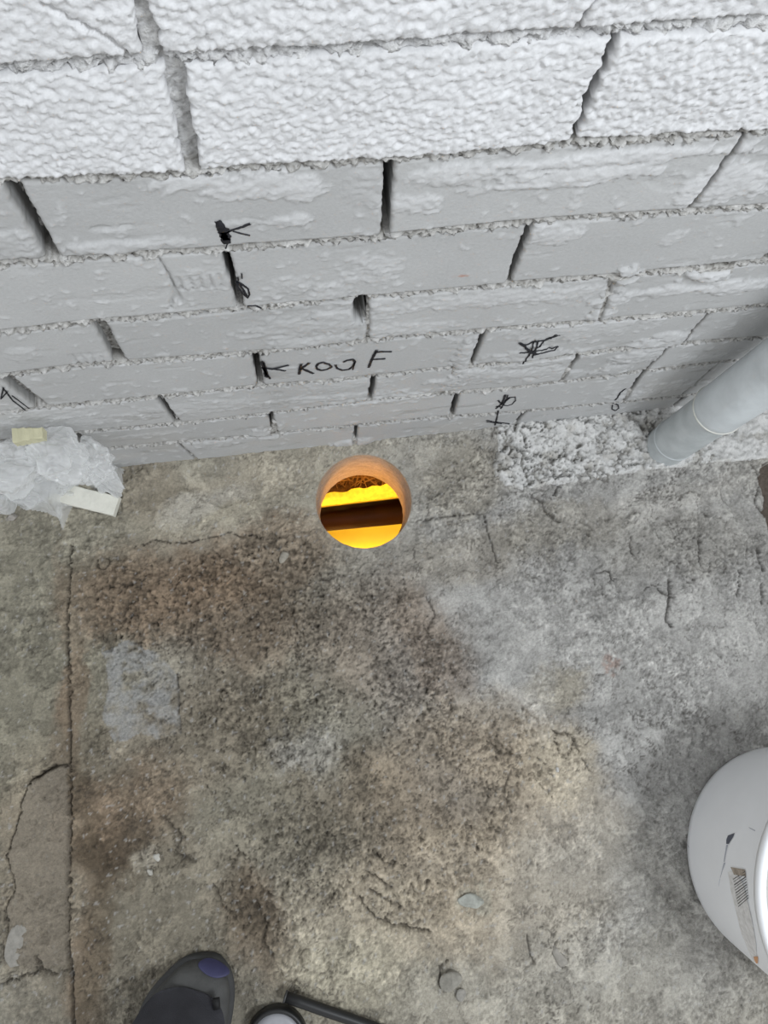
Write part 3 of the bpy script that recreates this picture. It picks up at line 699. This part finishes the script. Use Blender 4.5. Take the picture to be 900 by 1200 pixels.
tube('handle', [(BT*math.cos(t)*1.03+.0, BT*math.sin(t)*1.03, BHt-.012-.10*math.sin(abs(t))**1.0*0+ .004) for t in np.linspace(-1.45, 1.45, 30)], .0028, 10, mat_plain('steel_wire', (.55, .55, .55), .35, metal=.9), bucket)
def on_bucket(px, py, off=.0006):
    r = ray(px, py); lo = .5; hit = None
    ks = np.linspace(.6, 1.6, 4000); P = CAMP+r*ks[:, None]
    rad = np.hypot(P[:, 0]-BC[0], P[:, 1]-BC[1]); R_ = BR+(BT-BR)*np.clip(P[:, 2]/BHt, 0, 1)
    i = np.argmax(rad < R_+off)
    return P[i]-np.array([BC[0], BC[1], 0])
def patch(name, polys, mat, off, parent, label=None):
    V = []; Fs = []
    bm = bmesh.new()
    for poly in polys:
        vs = [bm.verts.new(on_bucket(x, y, off)) for x, y in poly]
        bm.faces.new(vs)
    me = bpy.data.meshes.new(name); bm.to_mesh(me); bm.free()
    o = link(name, me, mat, parent, smooth=False)
    if label: o['label'] = label
    return o
def strip(left, right, n):
    """split a tall area between two outlines into small quads"""
    L = np.array(left, float); R_ = np.array(right, float); out = []
    def samp(P, t):
        k = t*(len(P)-1); i = min(int(k), len(P)-2); return P[i]+(P[i+1]-P[i])*(k-i)
    for i in range(n):
        t0, t1 = i/n, (i+1)/n
        for j in range(3):
            a, b = j/3, (j+1)/3
            l0, r0_, l1, r1_ = samp(L, t0), samp(R_, t0), samp(L, t1), samp(R_, t1)
            out.append([l0+(r0_-l0)*a, l0+(r0_-l0)*b, l1+(r1_-l1)*b, l1+(r1_-l1)*a])
    return out
M_paper = mat_plain('sticker_paper', (.60, .585, .57), .8, .25, 160, col2=(.78, .77, .76)); M_br = mat_plain('sticker_brown', (.33, .28, .23), .85, .3, 200)
st = patch('sticker', strip([(853,1022),(856,1042),(861,1062),(868,1092),(876,1112),(883,1127)], [(861,1019),(871,1036),(877,1060),(882,1082),(886,1106),(887,1127)], 16), M_paper, .0007, bucket, 'torn greyish remnant of a paper sticker')
patch('sticker_edge', strip([(856,1016),(860,1025)], [(873,1019),(874,1027)], 2), M_br, .0009, st)
patch('sticker_stain', strip([(883,1121),(884,1125),(886,1129)], [(888,1121),(888,1125),(888,1129)], 2), mat_plain('rust_orange', (.62, .33, .17), .8), .0010, st)
bars = []
for i in range(11):
    t = i/10; x0, y0 = 859+6*t, 1030+32*t; x1, y1 = 873.2+3.8*t, 1020.5+31*t; w = (1.0, .6, 1.3, .7, .9, 1.2, .6, 1.0, .8, 1.1, .9)[i]
    bars.append([(x0, y0), (x1, y1), (x1+.2, y1+w), (x0+.2, y0+w)])
patch('barcode', bars, mat_plain('barcode_ink', (.06, .055, .055), .7), .0011, st)
patch('smudge', [[(851,984),(853,979),(861,976),(859,981),(854,989),(851,989)]], mat_plain('dark_smudge', (.10, .11, .14), .6), .0006, bucket)
M_scr = mat_plain('grey_scratch', (.45, .46, .52), .6)
for q_ in ([(851,990),(853,990),(849,1010),(848,1010)], [(848,1011),(850.2,1011),(843,1032),(842,1040)], [(877,969),(885,973),(885,974.2),(879,971)], [(805,988),(807,992),(808,994),(806.2,992)]): patch('scratch', [q_], M_scr, .0006, bucket)

# ================================================================== PLASTIC BAG, FOAM
def film_mat():
    m, nt, b = newmat('clear_film'); n = nt.nodes; L = nt.links
    tc = n.new('ShaderNodeTexCoord'); vo = n.new('ShaderNodeTexVoronoi'); vo.feature = 'DISTANCE_TO_EDGE'; vo.inputs['Scale'].default_value = 42
    nz = n.new('ShaderNodeTexNoise'); nz.inputs['Scale'].default_value = 30; mx = n.new('ShaderNodeMixRGB'); mx.inputs[0].default_value = .06
    L.new(tc.outputs['Object'], nz.inputs['Vector']); L.new(tc.outputs['Object'], mx.inputs[1]); L.new(nz.outputs['Color'], mx.inputs[2]); L.new(mx.outputs[0], vo.inputs['Vector'])
    v2 = n.new('ShaderNodeTexVoronoi'); v2.inputs['Scale'].default_value = 95; L.new(mx.outputs[0], v2.inputs['Vector'])
    b1 = n.new('ShaderNodeBump'); b1.inputs['Distance'].default_value = .0030; L.new(vo.outputs['Distance'], b1.inputs['Height'])
    b2 = n.new('ShaderNodeBump'); b2.inputs['Distance'].default_value = .0014; L.new(v2.outputs['Distance'], b2.inputs['Height']); L.new(b1.outputs[0], b2.inputs['Normal']); L.new(b2.outputs[0], b.inputs['Normal'])
    b.inputs['Base Color'].default_value = (.93, .94, .94, 1); b.inputs['Roughness'].default_value = .10; b.inputs['Specular IOR Level'].default_value = .7
    tr = n.new('ShaderNodeBsdfTransparent'); tr.inputs[0].default_value = (.98, .98, .98, 1); tl = n.new('ShaderNodeBsdfTranslucent'); tl.inputs[0].default_value = (.95, .96, .97, 1)
    m1 = n.new('ShaderNodeMixShader'); m1.inputs[0].default_value = .35; L.new(b.outputs[0], m1.inputs[1]); L.new(tl.outputs[0], m1.inputs[2])
    lw = n.new('ShaderNodeLayerWeight'); lw.inputs[0].default_value = .35
    mr = n.new('ShaderNodeMapRange'); mr.inputs[3].default_value = .30; mr.inputs[4].default_value = .95
    L.new(lw.outputs['Facing'], mr.inputs[0])
    m2 = n.new('ShaderNodeMixShader'); L.new(mr.outputs[0], m2.inputs[0]); L.new(tr.outputs[0], m2.inputs[1]); L.new(m1.outputs[0], m2.inputs[2])
    L.new(m2.outputs[0], n['Material Output'].inputs[0]); return m
M_film = film_mat()
def film(pxpoly, hc, amp, seed, z0=.004, fold=9, parent=None, name='film', heap=.15):
    """crumpled sheet over an outline on the floor, domed to hc, with sharp folds"""
    P = np.array(FP(pxpoly)); lo = P.min(0); hi = P.max(0); st = .0016
    xs = np.arange(lo[0]-.004, hi[0]+.004, st); ys = np.arange(lo[1]-.004, min(hi[1]+.004, -.002), st); X, Y = np.meshgrid(xs, ys)
    n2 = fbm(X, Y, 25, 3, seed)
    m = inpoly(X+.004*n2, Y+.004*fbm(X, Y, 14, 2, seed+4), P)
    ed = polydist(X, Y, [tuple(p) for p in P]+[tuple(P[0])], .5)
    rs = random.Random(seed); cr = np.zeros(X.shape)
    wx = X+.010*n2; wy = Y+.010*fbm(X, Y, 22, 2, seed+9)
    for i in range(fold):
        a = rs.uniform(0, math.pi); f = rs.uniform(12, 34); ph = rs.random()
        u = (wx*math.cos(a)+wy*math.sin(a))*f+ph; cr += np.abs((u % 1)*2-1)*rs.uniform(.4, 1)*14/f
    f1, f2, cid = worley(wx, wy, 30, seed+2); cr = cr/fold+.5*f1; g1, g2, _ = worley(wx, wy, 75, seed+5); cr = cr+.38*g1+.12*np.abs(g2-g1)
    h = z0+hc*np.sqrt(np.clip(sm(0, .045, ed), 0, 1))+amp*(cr-.4)*sm(0, .012, ed)+heap*sm(-.14, -.01, Y)*(.55+.9*cr)*sm(0, .03, ed)
    h = np.maximum(h, .002)
    Q = quads(len(xs), len(ys)); q = Q[m.ravel()[Q].all(1)]; V = np.stack([X, Y, h], -1).reshape(-1, 3)
    u, inv = np.unique(q, return_inverse=True)
    return link(name, rawmesh(name, V[u], inv.reshape(-1, 4)), M_film, parent)
bagc = fl(55, 560)

def lump(px, py, z, rad, rot, seed, parent, name='fold'):
    """crumpled pocket of film: a faceted closed shape with sharp creases"""
    bm = bmesh.new(); bmesh.ops.create_icosphere(bm, subdivisions=6, radius=1)
    P = np.array([v.co[:] for v in bm.verts]); F_ = np.array([[v.index for v in f.verts] for f in bm.faces]); bm.free()
    rs = np.random.RandomState(seed); nn = rs.normal(size=(34, 3)); nn /= np.linalg.norm(nn, axis=1)[:, None]; dd = rs.uniform(.78, 1.0, 34)
    dots = P@nn.T; r = np.min(np.where(dots > .12, dd/np.maximum(dots, .12), 9), 1); r = np.minimum(r, 1.25)
    w = P+.22*np.stack([fbm(P[:, 0]+P[:, 2], P[:, 1], 1.6, 2, seed+k) for k in range(3)], -1)
    for k in range(6):
        a = rs.normal(size=3); a /= np.linalg.norm(a); u = (w@a)*rs.uniform(.9, 2.0)+rs.rand()
        r = r-rs.uniform(.05, .12)*np.abs((u % 1)*2-1)
    for k in range(5):
        a = rs.normal(size=3); a /= np.linalg.norm(a); u = (w@a)*rs.uniform(2.5, 4.0)+rs.rand(); r = r-.03*np.abs((u % 1)*2-1)
    V = P*r[:, None]*np.array(rad)*1.42; ca, sa = math.cos(rot), math.sin(rot)
    V = np.stack([V[:, 0]*ca-V[:, 1]*sa, V[:, 0]*sa+V[:, 1]*ca, V[:, 2]], -1)+(wl(px, py, -.040) if z is None else fl(px, py, z))
    V[:, 2] = np.maximum(V[:, 2], .003+.002*V[:, 0]*0); V[:, 1] = np.minimum(V[:, 1], -.004)
    return link(name, rawmesh(name, V, F_), M_film, parent, smooth=True)
bag = film([(-70,520),(0,512),(110,520),(150,540),(147,568),(138,580),(118,576),(100,570),(80,585),(74,612),(58,602),(30,600),(10,585),(-70,600)], .012, .016, 11, name='plastic_bag', heap=.06)
tag(bag, 'crumpled clear plastic bag lying at the wall foot on the left', 'plastic bag')
lump(34, 545, .058, (.054, .040, .050), .3, 23, bag)
lump(-22, 556, .052, (.052, .048, .050), .1, 24, bag)
lump(34, 573, .024, (.040, .026, .028), -.2, 29, bag)
lump(80, 530, .052, (.050, .034, .046), -.5, 37, bag)
lump(14, 545, None, (.046, .034, .038), .2, 61, bag)
lump(64, 536, None, (.046, .034, .032), -.35, 62, bag)
lump(108, 545, None, (.036, .030, .022), -.6, 63, bag)
lump(116, 553, .026, (.046, .027, .030), -.75, 41, bag)
lump(70, 560, .026, (.036, .026, .026), .6, 43, bag)
film([(56,566),(104,572),(112,580),(88,592),(76,622),(66,604)], .010, .014, 47, parent=bag, name='flap', heap=0)
M_foam = mat_plain('cream_foam', (.66, .65, .58), .9, .05, 60, .0006, 250)
def block(name, a, b, w, th, z, mat, label, cat, rough=.001, taper=1.0):
    """bar on the floor from pixel a to pixel b"""
    A = Vector(fl(*a, z)); B = Vector(fl(*b, z)); d = (B-A); l = d.length; d.normalize(); s = d.cross(Vector((0, 0, 1)))
    bm = bmesh.new(); nx, rings = 14, []
    for i in range(nx+1):
        t = i/nx; c = A+d*l*t; ww = w*(1+(taper-1)*t)/2
        rings.append([bm.verts.new(c+s*x*ww+Vector((0, 0, y*th))+Vector([random.uniform(-rough, rough) for _ in range(3)])) for x, y in ((-1, 0), (-1, .9), (-.93, 1), (.93, 1), (1, .9), (1, 0))])
    for p, q_ in zip(rings[:-1], rings[1:]):
        for k in range(6): bm.faces.new((p[k], p[(k+1) % 6], q_[(k+1) % 6], q_[k]))
    bm.faces.new(rings[0][::-1]); bm.faces.new(rings[-1]); bmesh.ops.recalc_face_normals(bm, faces=bm.faces)
    me = bpy.data.meshes.new(name); bm.to_mesh(me); bm.free()
    return tag(link(name, me, mat, smooth=False), label, cat)
block('foam_strip', (60,575), (139,595), .030, .012, .001, M_foam, 'cream foam strip sticking out from under the plastic bag', 'foam strip', .0004, 1.0)
block('foam_scrap', (30,560), (78,535), .050, .016, .001, mat_plain('yellowish_foam', (.66, .63, .46), .9), 'yellowish foam scrap inside the crumpled plastic bag', 'foam scrap', .002, .8)
fsc = block('foam_scrap', (14,492), (44,489), .018, .016, .106, mat_plain('pale_yellow_foam', (.50, .48, .33), .9), 'pale yellow foam lump on top of the bag against the bricks', 'foam scrap', .0007, .7)
_c = np.array([v.co[:] for v in fsc.data.vertices]).mean(0); fsc.location = Vector(wl(34, 510, -.022)-_c)

# ================================================================== SHOE AND LEG
def person():
    M_shoe = mat_plain('grey_shoe', (.060, .060, .058), .7, .15, 60, .0004, 500)
    M_sole = mat_plain('shoe_sole', (.045, .045, .045), .8)
    M_blue = mat_plain('blue_toe', (.040, .040, .095), .6); M_tr = mat_plain('dark_trousers', (.034, .034, .040), .9, .15, 40, .0006, 700)
    toe = Vector(fl(243, 1124, .025)); toe.z = 0; d = Vector((-.34, -.94, 0)).normalized(); s = Vector((-d.y, d.x, 0))    # s points to the right in the picture
    if s.x < 0: s = -s
    t = thing('person', 'foot of a person in a dark grey shoe and dark trousers at the bottom edge', 'person', (toe.x, toe.y, 0))
    off = Vector((toe.x, toe.y, 0))
    sec = [(0,.004,.020,.006),(.006,.022,.036,.0),(.015,.034,.046,-.001),(.035,.046,.054,-.003),(.065,.058,.064,-.010),(.10,.061,.076,-.012),(.14,.053,.092,-.006),(.18,.046,.104,-.003),(.23,.041,.110,0),(.27,.037,.108,0),(.29,.026,.09,0),(.296,.006,.05,0)]
    def loft(name, sec, z0, z1f, mat, grow=0, par=t, lab=None):
        bm = bmesh.new(); rings = []
        for L, w, hh, o in sec:
            c = d*(L-grow*(1 if L < .1 else -1))+s*o; ww = w+grow; top = z1f(hh); R_ = []
            for k in range(20):
                a = 2*math.pi*k/20; cx = math.cos(a); sz = math.sin(a)
                x = math.copysign(abs(cx)**.75, cx)*ww; z = z0+(top-z0)*(.5+.5*math.copysign(abs(sz)**.8, sz))
                R_.append(bm.verts.new(c+s*x+Vector((0, 0, z))))
            rings.append(R_)
        for a, b in zip(rings[:-1], rings[1:]):
            for k in range(20): bm.faces.new((a[k], a[(k+1) % 20], b[(k+1) % 20], b[k]))
        bm.faces.new(rings[0]); bm.faces.new(rings[-1][::-1]); bmesh.ops.recalc_face_normals(bm, faces=bm.faces)
        me = bpy.data.meshes.new(name); bm.to_mesh(me); bm.free(); o_ = link(name, me, mat, par)
        sd = o_.modifiers.new('s', 'SUBSURF'); sd.levels = 1; sd.render_levels = 2
        if lab: o_['label'] = lab
        return o_
    up = loft('shoe', sec, .012, lambda h: h, M_shoe)
    loft('sole', sec, .001, lambda h: .022, M_sole, .003, up)
    loft('toe_cap', [(-.002,.006,.022,.006),(.001,.019,.034,.010),(.006,.023,.041,.012),(.010,.018,.044,.014),(.013,.005,.0455,.015)], .026, lambda h: h+.0005, M_blue, 0, up, 'dark blue toe patch')
    tg = toe+s*.028+d*.030; box('tag', (tg.x-.004-off.x, tg.y-.006-off.y, .066), (tg.x+.004-off.x, tg.y+.006-off.y, .072), mat_plain('black_tag', (.008, .008, .008), .7), t)['label'] = 'small black tag at the trouser hem'
    # trouser leg: drapes over the instep and rises out of the picture
    bm = bmesh.new(); rings = []
    cen = [(.052,.020,.082,.030),(.10,.066,.060,.052),(.16,.11,.066,.07),(.19,.18,.068,.074),(.20,.30,.066,.072),(.19,.44,.072,.078),(.23,.60,.082,.088),(.28,.80,.092,.098)]
    cen = [(.030,.062,.034,.010),(.048,.076,.052,.026),(.082,.098,.066,.046),(.13,.14,.074,.062),(.165,.21,.074,.070),(.18,.31,.070,.070),(.18,.46,.074,.078),(.23,.62,.084,.088),(.29,.80,.09,.095)]
    for i, (L, z, rw, rl) in enumerate(cen):
        tilt = max(0, 1-i/4.0); c = d*L+Vector((0, 0, z))+s*(-.004-.08*min(L, .1)); nrm = (d*-tilt*.0+Vector((0, 0, 1)))
        ex = s; ey = (d*-1*(1-tilt*.55)+Vector((0, 0, -1))*tilt*.75).normalized() if i < 4 else -d
        R_ = []
        for k in range(36):
            a = 2*math.pi*k/36; f = 1+.05*math.sin(3*a+i)+.03*math.sin(7*a+2*i)
            R_.append(bm.verts.new(c+ex*math.cos(a)*rw*f+ey*math.sin(a)*rl*f*1.15))
        rings.append(R_)
    for a, b in zip(rings[:-1], rings[1:]):
        for k in range(36): bm.faces.new((a[k], a[(k+1) % 36], b[(k+1) % 36], b[k]))
    bm.faces.new(rings[-1]); bm.faces.new(rings[0][::-1]); bmesh.ops.recalc_face_normals(bm, faces=bm.faces)
    me = bpy.data.meshes.new('trouser_leg'); bm.to_mesh(me); bm.free(); o_ = link('trouser_leg', me, M_tr, t)
    sd = o_.modifiers.new('s', 'SUBSURF'); sd.levels = 1; sd.render_levels = 2
person()

# ================================================================== SMALL THINGS ON THE FLOOR
M_blk = mat_plain('black_rubber', (.014, .014, .014), .42, .1, 50)
pts = [fl(335,1168,.016), fl(352,1174,.017), fl(380,1184,.016), fl(410,1194,.014), fl(440,1205,.012), fl(480,1222,.010), fl(540,1250,.009), fl(600,1290,.008)]
hose = thing('hose', 'black rubber hose end lying at the bottom edge', 'hose', tuple(pts[0]))
hose.location = (0, 0, 0); ho = tube('tube', [tuple(p) for p in pts], .0072, 20, M_blk, hose)
hc_ = Vector(pts[0]); hd = (Vector(pts[1])-hc_).normalized()
lathe('end_ring', [(.0072, .0005), (.0080, -.0005), (.0074, -.002), (.0055, -.0022), (.0050, .0003)], 28, mat_plain('worn_rubber', (.05, .05, .05), .5), ho, (0, 0, 0), Matrix.Translation(hc_) @ hd.to_track_quat('Z', 'Y').to_matrix().to_4x4())
lc = fl(324, 1219, .012)
lid = thing('lid', 'round black-rimmed lid with grey inside at the bottom edge', 'lid', tuple(lc))
lathe('rim', [(.033, .002), (.0345, .007), (.038, .0085), (.0405, .006), (.041, -.008), (.038, -.0095)], 64, M_blk, lid)
lathe('disc', [(.0005, .0035), (.025, .003), (.033, .0025), (.034, -.004), (.0005, -.004)], 64, mat_plain('lid_grey', (.32, .32, .34), .4), lid)

def stone(px, py, rx, ry, h, rot, colr, label, cat='stone', seed=1, z=-.001, name='stone'):
    c = fl(px, py, z+h*.4); k = .00132*np.linalg.norm(fl(px, py)-CAMP)/1.12
    bm = bmesh.new(); bmesh.ops.create_icosphere(bm, subdivisions=3, radius=1)
    rs = random.Random(seed); pl = [(Vector((rs.gauss(0, 1), rs.gauss(0, 1), rs.gauss(0, 1))).normalized(), rs.uniform(.62, .92)) for _ in range(11)]
    for v in bm.verts:
        for n_, dd in pl:
            e = v.co.dot(n_)-dd
            if e > 0: v.co -= n_*e
        v.co = Vector((v.co.x*rx*k, v.co.y*ry*k, v.co.z*h))
    me = bpy.data.meshes.new(name); bm.to_mesh(me); bm.free()
    o = link(name, me, mat_plain('stone_'+name, tuple(.68*q for q in colr), .9, .15, 150, .0008, 400), None, tuple(c), smooth=False); o.rotation_euler = (0, 0, math.radians(rot))
    return tag(o, label, cat)
stone(333,652,5,9,.005,-35,(.40,.37,.31),'small oval pebble below and left of the round hole', seed=2)
stone(656,1121,6,14,.006,20,(.40,.375,.33),'long flat pebble stuck in the floor left of the bucket', seed=3)
stone(528,1150,12,9,.010,10,(.40,.38,.33),'angular pebble in a dark socket near the bottom edge', seed=4)
stone(540,1166,6,6,.005,-20,(.40,.38,.34),'tiny angular stone just below the socketed pebble', seed=5)
stone(553,1056,15,8,.006,-10,(.47,.48,.43),'pale greenish stone embedded in the brown floor', seed=6)
stone(14,606,6,4,.006,0,(.45,.42,.38),'small pale pebble below the plastic bag', seed=7)
stone(184,1004,4,5,.004,20,(.62,.60,.54),'white crumb above the shoe, larger of the two', 'crumb', seed=8, name='crumb')
stone(176,1022,3,4,.003,50,(.58,.56,.5),'white crumb above the shoe, smaller of the two', 'crumb', seed=9, name='crumb')
stone(20,1108,13,20,.0042,-8,(.38,.36,.32),'flat grey shard lying beside the raised slab skin on the left', 'shard', seed=12, name='shard', z=.002)
stone(653,902,2.2,3,.003,0,(.72,.71,.68),'tiny white speck on the tan patch left of the bucket', 'crumb', seed=13, name='crumb')
